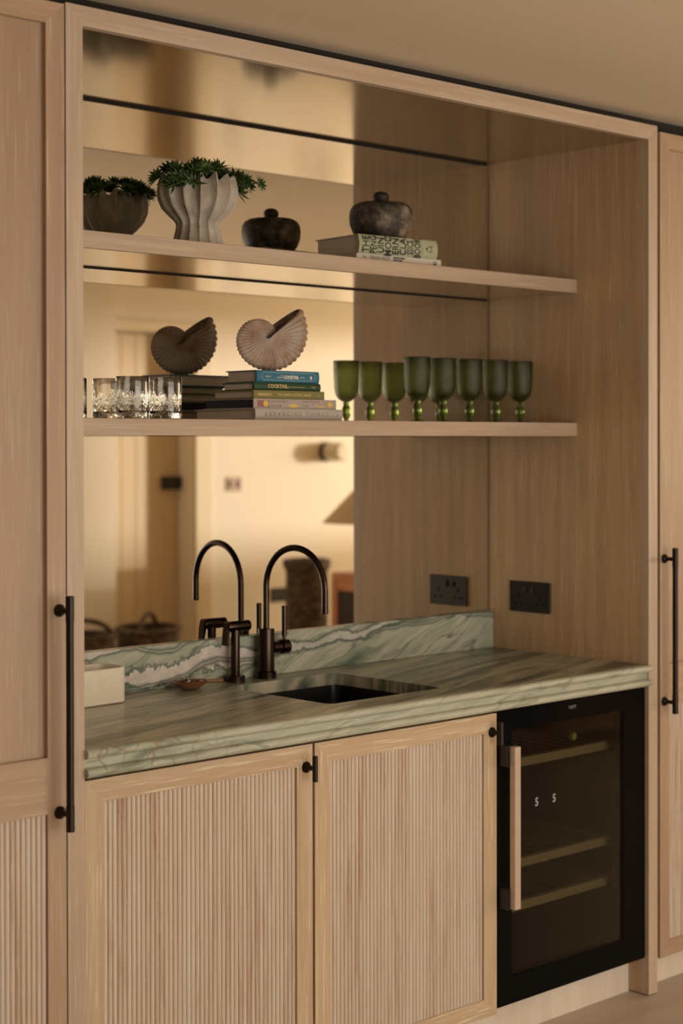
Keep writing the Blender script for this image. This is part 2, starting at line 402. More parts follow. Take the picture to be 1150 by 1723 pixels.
def window_frame(name, x0, x1, y0, y1, z0, z1, horiz):
    b = nb(); f = .05
    if horiz == 'Y':
        box(b, x0, x1, y0, y1, z0, z0 + f); box(b, x0, x1, y0, y1, z1 - f, z1)
        box(b, x0, x1, y0, y0 + f, z0 + f, z1 - f); box(b, x0, x1, y1 - f, y1, z0 + f, z1 - f)
    else:
        box(b, x0, x1, y0, y1, z0, z0 + f); box(b, x0, x1, y0, y1, z1 - f, z1)
        box(b, x0, x0 + f, y0, y1, z0 + f, z1 - f); box(b, x1 - f, x1, y0, y1, z0 + f, z1 - f)
    struct(name, b, archM)
window_frame('window_1', XR + .01, XR + .06, -3.62, -.3, .95, 2.31, 'Y')
window_frame('fill_opening', -.9, 2.4, YF - .09, YF - .05, .06, 2.26, 'X')  # frame round the added opening of the fill light
b = nb(); box(b, -.62, 2.56, .05, .07, ZT + .0005, ZC - .0005); struct('gap_shade_strip', b, darkgap)  # dark strip painted as the shade in the gap above the cabinets
# plaster pier left of the door
struct('wall_pier', B(3.22, 3.66, YF, -3.75, 0, ZC), wallM)
# door with tongue-and-groove boards
door = struct('door_1', B(DX0 + .005, DX1 - .005, YF - .19, YF - .165, .006, DZ - .005), doorM)
nbd = 8; bw = (DX1 - DX0 - .01) / nbd
bd = nb(); box(bd, .0005, bw - .0005, 0, .02, 0, DZ - .012, .003, 1)
first = None
for i in range(nbd):
    if first is None: o = obj('board', bd, doorM, door, loc=(DX0 + .005, YF - .165, .006)); first = o
    else:
        o = first.copy(); C.objects.link(o); o.location = (DX0 + .005 + bw * i, YF - .165, .006)
b = nb(); box(b, 4.195, 4.315, YF - .145, YF - .10, 1.228, 1.302, .004, 1); obj('rim_lock', b, blackMatte, door)
b = nb(); box(b, DX1, DX1 + .12, YF, YF + .022, 0, DZ + .065, .004, 1); struct('trim_1', b, archM)
b = nb(); box(b, 3.662, DX1, YF, YF + .022, DZ, DZ + .065, .004, 1); struct('trim_2', b, archM)
b = nb(); box(b, DX1 + .121, XR, YF, YF + .018, 0, .12, .004, 1); struct('baseboard_front', b, archM)

# wall fittings of the far wall
t = thing('wall_light', 'round frosted wall light on a black backplate, on the cream wall seen in the mirror', 'wall light', (5.38, YF, 1.443))
obj('backplate', cyl(nb(), (5.38, 0, 1.443), .062, YF, YF + .03, 'Y', 32, .003), blackM, t, True)
b = nb(); lathe(b, [(.055, YF + .03), (.058, YF + .035), (.058, YF + .15), (.05, YF + .158), (.02, YF + .16)], (5.38, 0, 1.443), 32, axis='Y')
obj('glass_shade', b, paint('opal_glass', (.62, .53, .38), .6), t, True)
t = thing('light_switch', 'small bronze double light switch on the cream wall beside the door', 'switch', (4.627, YF, 1.254))
obj('plate', B(4.567, 4.687, YF, YF + .006, 1.212, 1.296, .002, 1), plain('bronze_plate', (.20, .11, .06), .4, .3), t)
for dx in (-.03, .03): obj('rocker', B(4.627 + dx - .011, 4.627 + dx + .011, YF + .006, YF + .010, 1.232, 1.276, .002, 1), black_metal, t)
t = thing('wall_socket', 'black socket low on the cream wall behind the big dark urn', 'socket', (4.976, YF, .573))
obj('plate', B(4.916, 5.036, YF, YF + .008, .531, .615, .002, 1), blackM, t)
obj('switch', B(4.965, 4.985, YF + .008, YF + .012, .58, .60, .002, 1), blackMatte, t)

# ============================================================ niche surround
sur = thing('niche_surround', 'limed oak surround framing the open mirrored bar niche', 'cabinet frame', (W / 2, 0, 0))
def framed(bm_fn, name, m): return obj(name, bm_fn, m, sur)
# mitred front frame: side panels and top panel
b = nb(); prism(b, [(0, 0.004), (T, .004), (T, ZT - T), (0, ZT)], 0, YB - .005, 'Y'); obj('left_panel', b, oakZ, sur)
b = nb(); prism(b, [(W, 0.004), (WI, .004), (WI, ZT - T), (W, ZT)], 0, .02, 'Y'); obj('right_panel_edge', b, oakZ, sur)
b = nb(); prism(b, [(W, 0.004), (WI, .004), (WI, ZT - T), (W, ZT)], .02, YB - .005, 'Y'); obj('right_panel', b, oakIZ, sur)
b = nb(); prism(b, [(T, ZT - T), (WI, ZT - T), (W, ZT), (0, ZT)], 0, .02, 'Y'); obj('top_panel_edge', b, oakX, sur)
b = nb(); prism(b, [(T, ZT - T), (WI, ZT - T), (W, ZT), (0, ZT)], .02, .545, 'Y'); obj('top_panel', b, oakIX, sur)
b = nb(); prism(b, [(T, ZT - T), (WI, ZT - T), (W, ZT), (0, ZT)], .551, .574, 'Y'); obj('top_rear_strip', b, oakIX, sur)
obj('back_board', B(T, WI, DM + .006, DM + .02, .84, ZT - .001), darkgap, sur)

# shelves
SZ1, SZ2, ST, SY = 1.9588, 1.5572, .0375, .2446
def shelf(label, z):
    t = thing('floating_shelf', label, 'shelf', (W / 2, SY, z - ST), group='oak shelves across the niche')
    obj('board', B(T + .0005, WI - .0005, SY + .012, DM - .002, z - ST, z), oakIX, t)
    obj('front_lipping', B(T + .0005, WI - .0005, SY, SY + .012, z - ST, z, .001, 1), oakX, t)
shelf('upper oak shelf carrying the planter and the stone jar', SZ1)
shelf('lower oak shelf carrying tumblers, cookbooks and green goblets', SZ2)

# mirror in three panes
SPT, SPY, CT = 1.0076, .5583, .90
t = thing('wall_mirror', 'tinted mirror lining the back of the niche between the shelves', 'mirror', (W / 2, DM, SPT))
for z0, z1 in ((SPT - .05, SZ2 - ST - .0006), (SZ2 + .001, SZ1 - ST - .004), (SZ1 + .001, ZT - T - .006)):
    obj('mirror_pane', B(T, WI - .006, DM, DM + .005, z0, z1), mirrorM, t)

# ============================================================ worktop, backsplash, sink
wt = thing('worktop', 'green veined quartzite worktop with a double rolled front edge', 'worktop', (W / 2, .28, .84))
X0, X1, sx0, sx1, sy0, sy1 = T, WI, .785, 1.165, .092, .475
b = nb(); z0, z1 = .87, CT
def ring_slab(bm, outer, hole, z0, z1):
    vo0 = [bm.verts.new((x, y, z0)) for x, y in outer]; vo1 = [bm.verts.new((x, y, z1)) for x, y in outer]
    vh0 = [bm.verts.new((x, y, z0)) for x, y in hole]; vh1 = [bm.verts.new((x, y, z1)) for x, y in hole]
    for zz, vo, vh in ((0, vo0, vh0), (1, vo1, vh1)):
        es = [bm.edges.new((vo[i], vo[(i + 1) % len(vo)])) for i in range(len(vo))] + [bm.edges.new((vh[i], vh[(i + 1) % len(vh)])) for i in range(len(vh))]
        bmesh.ops.triangle_fill(bm, edges=es, use_beauty=True)
    for A, D in ((vo0, vo1), (vh0, vh1)):
        for i in range(len(A)): bm.faces.new((A[i], A[(i + 1) % len(A)], D[(i + 1) % len(A)], D[i]))
def rrect(x0, x1, y0, y1, r, n=5):
    pts = []
    for cx_, cy_, a0 in ((x1 - r, y1 - r, 0), (x0 + r, y1 - r, 90), (x0 + r, y0 + r, 180), (x1 - r, y0 + r, 270)):
        for k in range(n + 1):
            a = R(a0 + 90 * k / n); pts.append((cx_ + r * math.cos(a), cy_ + r * math.sin(a)))
    return pts
hole = rrect(sx0, sx1, sy0, sy1, .022)
ring_slab(b, [(X0, .006), (X1, .006), (X1, SPY + .018), (X0, SPY + .018)], hole, z0, z1)
obj('slab', b, mTop, wt)
prof = [(.028, .90), (.0, .90)]
def arc(cy_, cz, r, a0, a1, n=9): return [(cy_ + r * math.cos(R(a0 + (a1 - a0) * k / n)), cz + r * math.sin(R(a0 + (a1 - a0) * k / n))) for k in range(n + 1)]
prof = [(.0058, .8698), (.0058, .9)] + arc(-.004, .8905, .0095, 90, 270) + [(.0035, .8805), (.0035, .8625)] + arc(-.004, .8528, .0095, 90, 270) + [(.02, .8433), (.02, .8698)]
b = nb(); prism(b, prof, T + .0005, WI - .0005, 'X'); obj('rolled_edge', b, mEdge, wt, True)
bs = obj('backsplash', B(T + .0005, WI - .0005, SPY, DM - .001, CT + .0003, SPT, .0015, 1), mSplash)
tag(bs, 'low green stone backsplash with a white crystal seam under the mirror', 'backsplash')
sk = thing('sink', 'square black undermount sink sunk into the green worktop', 'sink', ((sx0 + sx1) / 2, (sy0 + sy1) / 2, .67))
b = nb(); rings = []
for off, z in ((.0, .8695), (.002, .84), (.004, .71), (.02, .69)):
    rings.append([b.verts.new((x, y, z)) for x, y in rrect(sx0 - .004 + off, sx1 + .004 - off, sy0 - .004 + off, sy1 + .004 - off, .024)])
for a_, d_ in zip(rings, rings[1:]):
    for i in range(len(a_)): b.faces.new((a_[i], a_[(i + 1) % len(a_)], d_[(i + 1) % len(a_)], d_[i]))
b.faces.new(rings[-1]); obj('basin', b, sinkM, sk, True)
b = nb(); lathe(b, [(.045, .6905), (.045, .693), (.03, .694), (.028, .690)], ((sx0 + sx1) / 2, (sy0 + sy1) / 2, 0), 28); obj('drain', b, steel, sk, True)

# ============================================================ reeded doors
RP = .0118
def reed_mesh(h):
    b = nb(); r = RP / 2 - .0003; poly = [(-r, .0065)] + [(r * math.cos(R(180 - 180 * k / 8)), .005 - .0052 * math.sin(R(180 * k / 8)) ** .8) for k in range(9)] + [(r, .0065)]
    prism(b, poly, 0, h, 'Z'); bmesh.ops.recalc_face_normals(b, faces=b.faces)
    me = bpy.data.meshes.new('reed'); b.to_mesh(me); b.free(); me.materials.append(reedM)
    for p in me.polygons: p.use_smooth = True
    me.set_sharp_from_angle(angle=R(50)); return me
def reeds(parent, x0, x1, y, z0, z1):
    n = round((x1 - x0) / RP); me = reed_mesh(z1 - z0); pit = (x1 - x0) / n
    for i in range(n): obj('reed', me, None, parent, loc=(x0 + pit * (i + .5), y, z0))
def frame_rect(parent, x0, x1, y0, y1, z0, z1, w, mZ, mX):
    for a, d_, s in ((x0, x0 + w, 1), (x1 - w, x1, -1)):
        b = nb(); prism(b, [(x0, z0), (x0 + w, z0 + w), (x0 + w, z1 - w), (x0, z1)] if s > 0 else [(x1, z0), (x1 - w, z0 + w), (x1 - w, z1 - w), (x1, z1)], y0, y1, 'Y'); obj('stile', b, mZ, parent)
    for s in (0, 1):
        b = nb(); prism(b, [(x0, z1), (x0 + w, z1 - w), (x1 - w, z1 - w), (x1, z1)] if s else [(x0, z0), (x0 + w, z0 + w), (x1 - w, z0 + w), (x1, z0)], y0, y1, 'Y'); obj('rail', b, mX, parent)
def bar_handle(parent, x, xb, zlist, ztop, zbot, y, rb=.0085, knurl=False, ybar=-.04):
    b = nb(); seg = [(rb - .001, zbot), (rb, zbot + .001), (rb, ztop - .001), (rb - .001, ztop)]
    if ztop - zbot > .2: seg = [(rb - .001, zbot), (rb, zbot + .001), (rb, zbot + .05), (rb - .0008, zbot + .0505), (rb - .0008, ztop - .0505), (rb, ztop - .05), (rb, ztop - .001), (rb - .001, ztop)]
    lathe(b, seg, (xb, ybar, 0), 24); h = obj('handle', b, black_metal, parent, True)
    for z in zlist:
        b = nb(); lathe(b, [(.0125, y), (.0125, y - .003), (.011, y - .006), (.0065, y - .009), (.0052, y - .012), (.0052, ybar)], (x, 0, z), 24, axis='Y')
        obj('rosette', b, black_metal, h, True)

YD = .005
cab = thing('sink_cabinet', 'two-door oak base cabinet with reeded door panels under the worktop', 'cabinet', (.655, .3, .09))
b = nb(); ca0, ca1 = T + .001, 1.262
box(b, ca0, ca0 + .018, .028, .57, .093, .842); box(b, ca1 - .018, ca1, .028, .57, .093, .842); box(b, ca0 + .018, ca1 - .018, .028, .57, .093, .111); box(b, ca0 + .018, ca1 - .018, .55, .57, .111, .842)
obj('carcass', b, darkgap, cab)
for x0, x1, zt_, hx, hz in ((.0435, .6515, .8335, .632, .787), (.6585, 1.2656, .8395, 1.248, .7915)):
    zt_ = .8365
    d = obj('door', B(x0 + .003, x1 - .003, YD + .010, YD + .022, .096, zt_ - .003), oakDZ, cab)
    w = .0465; frame_rect(d, x0, x1, YD, YD + .022, .0927, zt_, w, oakDZ, oakDX)
    reeds(d, x0 + w, x1 - w, YD + .0035, .0927 + w, zt_ - w)
    bar_handle(d, hx, hx, [hz], hz + .0285, hz - .0285, YD, .0062, ybar=YD - .030)

# plinth
pl = obj('plinth', B(T + .0008, WI - .0008, .067, .085, .0, .0915), plinth_m); tag(pl, 'pale oak plinth along the floor under the sink cabinet and wine cooler', 'plinth')

# ============================================================ tall cabinets
def tall(label, x0, x1, z0, z1, side, hx, hbx, hz, hzt, hzb):
    t = thing('tall_cabinet', label, 'cabinet', ((x0 + x1) / 2, .3, 0), group='tall oak cabinets either side of the niche')
    obj('carcass', B(x0 + .002, x1 - .002, .026, YB - .01, z0, z1 - .002), oakTZ, t)
    w = .0425
    d = obj('door', B(x0 + .004, x1 - .004, .012, .024, z0 + .004, z1 - .004), oakTZ, t)
    frame_rect(d, x0, x1, 0, .024, z0, z1, w, oakTZ, oakTX)
    obj('mid_rail', B(x0 + w, x1 - w, 0, .012, .785, .895), oakTX, d)
    reeds(d, x0 + w, x1 - w, .0045, z0 + w, .785)
    bar_handle(t, hx, hbx, [hz[0], hz[1]], hzt, hzb, 0.0)
    obj('kickboard', B(x0 + .001, x1 - .001, .06, .078, 0, z0 - .002), plinth_m, t)
tall('tall oak cabinet left of the niche with plain upper panel and reeded lower panel', -.604, -.0035, .0925, 2.3565, -1, -.019, -.0215, (1.1785, .7855), 1.209, .7545)
tall('tall oak cabinet at the right edge, partly cut off, with black bar handle', W + .012, 2.54, .0925, 2.347, 1, 1.951, 1.9465, (1.1842, .7938), 1.2153, .7647)

# ============================================================ wine cooler
CX0, CX1, CZ0, CZ1, CYF = 1.2695, 1.8765, .1045, .8375, .010
wc = thing('wine_cooler', 'black under-counter wine cooler with smoked glass door and wooden shelf fronts', 'wine cooler', ((CX0 + CX1) / 2, .3, .1))
gx0, gx1, gz0, gz1 = 1.328, 1.782, .172, .787
inner = plain('cooler_liner', (.07, .064, .053), .5)
b = nb(); box(b, CX0 + .004, CX0 + .03, .05, .56, .1045, .835); box(b, CX1 - .012, CX1 - .002, .05, .56, .1045, .835); box(b, CX0 + .03, CX1 - .012, .05, .56, .1045, .13); box(b, CX0 + .03, CX1 - .012, .05, .56, .815, .835); box(b, CX0 + .03, CX1 - .012, .545, .56, .13, .815)
obj('cabinet_body', b, inner, wc)
b = nb(); box(b, CX0, gx0, CYF, .045, CZ0, CZ1); box(b, gx1, CX1, CYF, .045, CZ0, CZ1); box(b, gx0, gx1, CYF, .045, CZ0, gz0); box(b, gx0, gx1, CYF, .045, gz1, CZ1)
dr = obj('door', b, black_gloss, wc)
obj('glass_pane', B(gx0, gx1, CYF + .0005, CYF + .006, gz0, gz1), smoked, dr)
fas = oak('cooler_shelf_wood', 'X', (.40, .33, .17), (.34, .28, .14), (.42, .36, .2), .2)
wire = plain('shelf_slat', (.20, .16, .10), .5)
for z in (.683, .425, .3155):
    s = obj('shelf_front', B(1.302, 1.85, .075, .093, z - .0115, z + .0115, .001, 1), fas, wc)
    for k in range(12):
        x = 1.325 + k * .045
        obj('slat', B(x, x + .02, .093, .50, z - .003, z + .004), wire, s)
led = mat('led_digit')[0]; lb = led.node_tree.nodes['Principled BSDF']; lb.inputs['Emission Color'].default_value = (1, .95, .8, 1); lb.inputs['Emission Strength'].default_value = .55; lb.inputs['Base Color'].default_value = (.1, .1, .1, 1)
text('5', .030, wc, (1.478, .055, .578), led, bold=.0006, name='display_digit'); text('5', .030, wc, (1.548, .055, .578), led, bold=.0006, name='display_digit')
txtgrey = plain('print_grey', (.22, .21, .19), .5)
text('NEFF', .012, dr, (1.567, CYF - .0002, .8185), txtgrey, sx=1.15, name='maker_lettering')
o = obj('filter_disc', cyl(nb(), (1.7015, 0, .714), .010, .112, .124, 'Y', 24), plain('yellow_filter', (.55, .50, .10), .5), wc)
hd = obj('handle', B(1.2835, 1.3055, -.040, -.022, .3545, .755, .0015, 1), copper, wc)
for z0, z1 in ((.7054, .757), (.353, .4055)): obj('mount', B(1.2725, 1.290, -.0225, CYF, z0, z1, .001, 1), blackM, hd)

# ============================================================ sockets on the right panel
st = thing('double_socket', 'black double switched socket on the right niche panel above the worktop', 'socket', (WI, .416, 1.013))
obj('plate', B(WI - .006, WI - .0003, .340, .492, 1.013, 1.1013, .0015, 1), blackM, st)
for y in (.4355, .408): obj('switch', B(WI - .010, WI - .006, y - .006, y + .006, 1.068, 1.086, .001, 1), plain('switch_rocker', (.05, .045, .04), .3, .4), st)
for yc in (.457, .375):
    b = nb(); box(b, WI - .0066, WI - .006, yc - .0035, yc + .0035, 1.052, 1.064)
    for s in (-1, 1): box(b, WI - .0066, WI - .006, yc + s * .013 - .005, yc + s * .013 + .005, 1.034, 1.040)
    obj('pin_holes', b, plain('socket_hole', (.001, .001, .001), .9), st)

# ============================================================ tap and side spray
fx, fy = .967, .526
tp = thing('kitchen_tap', 'dark bronze swan-neck mixer tap standing behind the sink', 'tap', (fx, fy, CT))
obj('base_ring', cyl(nb(), (fx, fy, 0), .0265, CT, CT + .018, 'Z', 36, .001), bronze, tp, True)
obj('body', cyl(nb(), (fx, fy, 0), .0215, CT + .018, 1.028, 'Z', 36, .0015), bronze, tp, True)
dx, dy = .0152, -.206; L = math.hypot(dx, dy); rad = L / 2
pts = [(fx, fy, 1.02 + k * .0315) for k in range(5)]
zc = 1.246 - rad - .008
pts = [(fx, fy, 1.02), (fx, fy, 1.06), (fx, fy, 1.10), (fx, fy, zc)]
for k in range(1, 25):
    a = math.pi * k / 24; s = (1 - math.cos(a)) / 2
    pts.append((fx + dx * s, fy + dy * s, zc + rad * math.sin(a)))
pts += [(fx + dx, fy + dy, zc - .02), (fx + dx, fy + dy, 1.090)]
obj('spout', tube(nb(), pts, .0082, 18), bronze, tp, True)
obj('aerator', cyl(nb(), (fx + dx, fy + dy, 0), .0086, 1.078, 1.094, 'Z', 24, .0008), bronze, tp, True)
b = nb(); lathe(b, [(.0155, fx + .018), (.0155, fx + .046), (.0145, fx + .0465), (.0145, fx + .048), (.0185, fx + .0485), (.0185, fx + .072), (.0165, fx + .074)], (0, fy, .976), 32, axis='X')
lv = obj('lever_hub', b, bronze, tp, True)
b = nb(); cyl(b, (fx + .062, fy, 0), .0072, 1.003, 1.082, 'Z', 20, .0008); cyl(b, (fx + .062, fy, 0), .0045, .990, 1.004, 'Z', 16); obj('lever', b, bronze, lv, True)
px, py = .8665, .529
sp = thing('side_spray', 'dark bronze side spray with trigger standing left of the tap', 'side spray', (px, py, CT))
obj('base_ring', cyl(nb(), (px, py, 0), .0245, CT, CT + .016, 'Z', 36, .001), bronze, sp, True)
obj('stem', cyl(nb(), (px, py, 0), .0118, CT + .016, 1.032, 'Z', 28, .001), bronze, sp, True)
b = nb(); lathe(b, [(.0125, px - .028), (.0135, px - .026), (.0135, px + .034), (.012, px + .0355), (.012, px + .037), (.0135, px + .038), (.0135, px + .043), (.011, px + .045)], (0, py, 1.040), 28, axis='X'); hdz = obj('spray_head', b, bronze, sp, True)
b = nb(); prism(b, [(px - .030, 1.050), (px - .024, 1.053), (px - .023, 1.03), (px - .032, .995), (px - .037, .994), (px - .034, 1.03)], py - .009, py + .009, 'Y'); obj('trigger', b, bronze, hdz)

# ============================================================ things on the worktop
b = nb()
def shell_box(bm, x0, x1, y0, y1, z0, z1, r, th):
    n = 8
    ro = [[bm.verts.new((x, y, z)) for x, y in rrect(x0 + o, x1 - o, y0 + o, y1 - o, max(r - o, .003), n)] for o, z in ((.004, z0), (0, z0 + .003), (0, z1 - .002), (.002, z1), (th - .001, z1), (th, z1 - .002), (th, z0 + th))]
    for a_, d_ in zip(ro, ro[1:]):
        for i in range(len(a_)): bm.faces.new((a_[i], a_[(i + 1) % len(a_)], d_[(i + 1) % len(a_)], d_[i]))
    bm.faces.new(ro[0]); bm.faces.new(ro[-1])
shell_box(b, -.13, .13, -.05, .05, 0, .083, .030, .007)
o = obj('ceramic_trough', b, ceramic, None, True); o.location = (.340, .482, CT + .0006); o.rotation_euler = (0, 0, R(3)); tag(o, 'open cream ceramic box on the worktop by the left panel', 'box')
# wooden scoop with petals and flakes
sc_ = thing('wooden_scoop', 'small dark wooden scoop holding dried flakes, on the worktop left of the tap', 'scoop', (.700, .500, CT + .0006), R(4), local=True)
b = nb(); pr = [(.006, 0), (.018, .001), (.030, .009), (.038, .020), (.036, .0205), (.028, .011), (.016, .0045), (.004, .004)]
lathe(b, pr, (0, 0, 0), 28)
for v in b.verts: v.co.x *= 1.33; v.co.y *= .8
obj('bowl', b, woodbowl, sc_, True)
b = nb(); tube(b, [(.036, -.012, .017), (.055, -.018, .017), (.075, -.022, .016), (.085, -.024, .0155)], [.004, .0045, .005, .0042], 10); obj('handle', b, woodbowl, sc_, True)
def flakes(n, seed, m):
    rng = random.Random(seed); b = nb()
    for i in range(n):
        a = rng.random() * 6.28; r = .030 * math.sqrt(rng.random()); c = Vector((r * math.cos(a) * 1.1, r * math.sin(a) * .75, .013 + .010 * rng.random() + .25 * r * .3))
        q = Matrix.Rotation(rng.random() * 6.3, 3, 'Z') @ Matrix.Rotation(rng.uniform(-1, 1), 3, 'X'); s = rng.uniform(.003, .006)
        vs = [b.verts.new(c + q @ Vector(p) * s) for p in ((-1, -.5, 0), (.8, -.6, .2), (1.2, .3, .4), (0, .8, .1))]
        lo = [b.verts.new(v.co - Vector((0, 0, .0006))) for v in vs]
        b.faces.new(vs); b.faces.new(lo[::-1])
        for k in range(4): b.faces.new((vs[k], vs[(k + 1) % 4], lo[(k + 1) % 4], lo[k]))
    o = obj('flakes', b, m, sc_); o['kind'] = 'stuff'
flakes(26, 3, plain('dark_petal', (.05, .025, .015), .6)); flakes(16, 5, plain('pale_flake', (.55, .45, .42), .6))

# ============================================================ books
pageM = oak('page_edges', 'Z', (.40, .33, .26), (.33, .27, .21), (.45, .38, .3), .2)
pagesN = plain('navy_page_edges', (.012, .012, .025), .6)
def pages_mat(name, c):
    m, nt, b = mat(name); n = noise(nt, coords(nt, (3, 3, 900)), 1, 2)
    nt.links.new(mixc(nt, c, tuple(x * .6 for x in c), n), b.inputs['Base Color']); b.inputs['Roughness'].default_value = .85; return m
pagesA, pagesB = pages_mat('pages_warm', (.80, .70, .60)), pages_mat('pages_grey', (.86, .78, .70))
def book(label, x, y, rot, L, D, Tk, z, cover, pages, cat='book', round_=0.0, board=.0028, over=.004, group='books on the lower shelf', spinem=None):
    t = thing('book', label, cat, (x, y, z), rot, group=group, local=True)
    b = nb(); pr = []
    if round_ > 0:
        for k in range(9):
            u = k / 8 * 2 - 1; pr.append((round_ * (u * u) , Tk / 2 + u * Tk / 2))
    else: pr = [(0, 0), (0, Tk)]
    outer = pr
    poly = outer + [(D, Tk), (D, Tk - board), (board + round_ + .001, Tk - board), (board + round_ + .001, board), (D, board), (D, 0)]
    prism(b, poly, 0, L, 'X'); cv = obj('cover', b, cover, t)
    obj('page_block', B(over, L - over, board + round_ + .0012, D - over, board, Tk - board), pages, t)
    return t, cv
gold = plain('gold_print', (.75, .55, .22), .4); cream_t = plain('cream_print', (.80, .72, .58), .5); dark_t = plain('dark_print', (.02, .025, .02), .6); grey_t = plain('taupe_print', (.26, .22, .18), .6)
g1 = plain('cover_taupe', (.46, .41, .37), .55); g2 = plain('cover_mauve_grey', (.40, .335, .31), .6); g3 = plain('cover_olive', (.19, .17, .042), .6)
g4 = plain('cover_dark_green', (.012, .055, .022), .55); g5 = plain('cover_blue', (.015, .15, .26), .5); g6 = plain('cover_sage', (.42, .44, .30), .6); g7 = plain('cover_white', (.66, .60, .52), .55)
EY = -.0004
zz = SZ2 + .0006
# arranging things
t, cv = book('thick taupe book lettered ARRANGING THINGS, lowest in the lower-shelf stack', .7295, .288, 0, .2835, .230, .0268, zz, g1, pagesA, round_=.003)
text('ARRANGING THINGS', .0150, cv, (.132, EY, .0132), grey_t, sx=1.0, sp=1.55, bold=-.0002); text('e', .010, cv, (.267, EY, .0132), grey_t)
zz += .0270
t, cv = book('mauve-grey book with yellow fruit drawings and navy page edges in the lower-shelf stack', .738, .305, 0, .269, .1885, .0235, zz, g2, pagesN, board=.002)
yel = plain('yellow_print', (.70, .48, .08), .5); pinkp = plain('plum_print', (.30, .10, .12), .5)
def disc(parent, x, z, rx, rz, m, name='printed_fruit', y=EY, poly=None):
    b = nb(); prism(b, poly or [(x + rx * math.cos(2 * math.pi * k / 16), z + rz * math.sin(2 * math.pi * k / 16)) for k in range(16)], y - .0002, y + .0002, 'Y'); obj(name, b, m, parent)
disc(cv, 0, 0, 0, 0, pinkp, 'printed_panel', poly=[(.0125, .0045), (.049, .0045), (.049, .0195), (.0125, .0195)])
disc(cv, .038, .012, .009, .0073, yel, y=EY - .0004); disc(cv, .1265, .0075, .015, .0045, yel); disc(cv, .247, .0115, .0085, .007, yel)
disc(cv, 0, 0, 0, 0, yel, poly=[(.198, .0085), (.205, .0045), (.218, .0035), (.228, .007), (.229, .0105), (.222, .0075), (.21, .0065), (.2, .0105)])
brt = plain('brown_print', (.20, .10, .07), .6)
text('JAPANEASY', .0062, cv, (.055, EY, .0178), brt, sx=1, sp=1.95, align='LEFT'); text('VEGAN', .0062, cv, (.055, EY, .007), brt, sp=1.95, align='LEFT')
text('ANDERSON', .0062, cv, (.158, EY, .0178), pinkp, sp=1.95, align='LEFT'); text('TIM', .0062, cv, (.158, EY, .007), pinkp, sp=1.95, align='LEFT')
zz += .0238
t, cv = book('olive green book with gold lettering in the middle of the lower-shelf stack', .751, .320, 0, .230, .1545, .0205, zz, g3, pagesA, board=.003)
text("HENDRICK'S", .0092, cv, (.012, EY, .0103), gold, sx=.86, align='LEFT', bold=.0002); text('THE CURIOUS COCKTAIL CABINET', .0080, cv, (.076, EY, .0103), gold, sx=.86, align='LEFT', bold=.0001)
disc(cv, .2085, .0103, .004, .004, plain('olive_print', (.26, .24, .09), .6), 'printed_seal')
zz += .0208
t, cv = book('thin dark green book lettered COCKTAIL, second from the top of the stack', .7615, .330, 0, .2167, .1205, .0192, zz, g4, pagesB, round_=.003)
text('COCKTAIL.', .0120, cv, (.043, EY, .0105), gold, sx=1.0, align='LEFT', bold=.0003, sp=1.1); text('DEALE', .0045, cv, (.192, EY, .0095), gold, sx=1.0)
b = nb(); box(b, .105, .165, EY - .0002, EY + .0001, .0088, .0094); obj('printed_rule', b, gold, cv)
zz += .0195
zblue = zz; BT = SZ2 + .1196 - zz
t, cv = book('blue book lettered THE ESSENTIAL COCKTAIL BOOK, on top of the stack under the shell', .783, .345, 0, .2045, .1175, .0300, zz, g5, pagesA, round_=.003)
zz += .0300
text('COCKTAIL', .0105, cv, (.086, EY, .0140), cream_t, sx=.95, align='LEFT', bold=.0005); text('THE\nESSENTIAL', .0045, cv, (.084, EY, .0152), cream_t, sx=1, align='RIGHT'); text('BOOK', .0052, cv, (.140, EY, .0140), cream_t, align='LEFT'); text('REGAN', .0050, cv, (.036, EY, .0148), cream_t)
bl2 = plain('pale_blue_print', (.12, .27, .34), .5)
b = nb()
for z in (.0045, .0235): box(b, .018, .184, EY - .0002, EY + .0002, z, z + .0032)
for x in (.013, .186): box(b, x, x + .0035, EY - .0002, EY + .0002, .006, .0245)
obj('printed_border', b, bl2, cv)
disc(cv, .176, .0142, .003, .0045, cream_t, 'printed_seal')
# upper shelf books
zu = SZ1 + .0006
rb = R(-5)
t, cv = book('thin white paperback lettered THE DINNER PARTY, under the sage green book', 1.075, .302, rb, .284, .186, .0190, zu, g7, pagesA, board=.0015, over=.001, group='books on the upper shelf')
text('THE', .0125, cv, (.020, EY, .0105), grey_t, sx=.55, align='LEFT'); text('DINNER PARTY', .0150, cv, (.042, EY, .0100), grey_t, sx=.66, align='LEFT'); text('MARTIN BENN\nVICKI WILD', .0062, cv, (.121, EY, .0115), dark_t, sx=.95, align='LEFT', bold=.0003)
disc(cv, .262, .009, .006, .006, dark_t, 'publisher_mark'); disc(cv, .262, .010, .0028, .003, g7, 'publisher_mark', y=EY - .0004)
zu += .0193
JB = (1.081, .297)
t, cv = book('thick sage green book with bold black spine lettering under the stone jar', JB[0], JB[1], rb, .262, .180, .0485, zu, g6, pagesA, round_=.006, group='books on the upper shelf')
zu += .0485
for k, wline in enumerate(('THE', 'PENG', 'UIN', 'MOD', 'ERN', 'CLA', 'SSICS', 'BOOK')):
    s = {3: .0185, 4: .0160, 5: .0140}[len(wline)]
    text(wline, .030, cv, (.0215 + k * .0245, EY, .0243), dark_t, sx={3: .78, 4: .60, 5: .52}[len(wline)], rot=R(90), bold=.0004)
text('CLASSICS', .006, cv, (.2085, EY, .021), grey_t, sx=.9, rot=R(90))
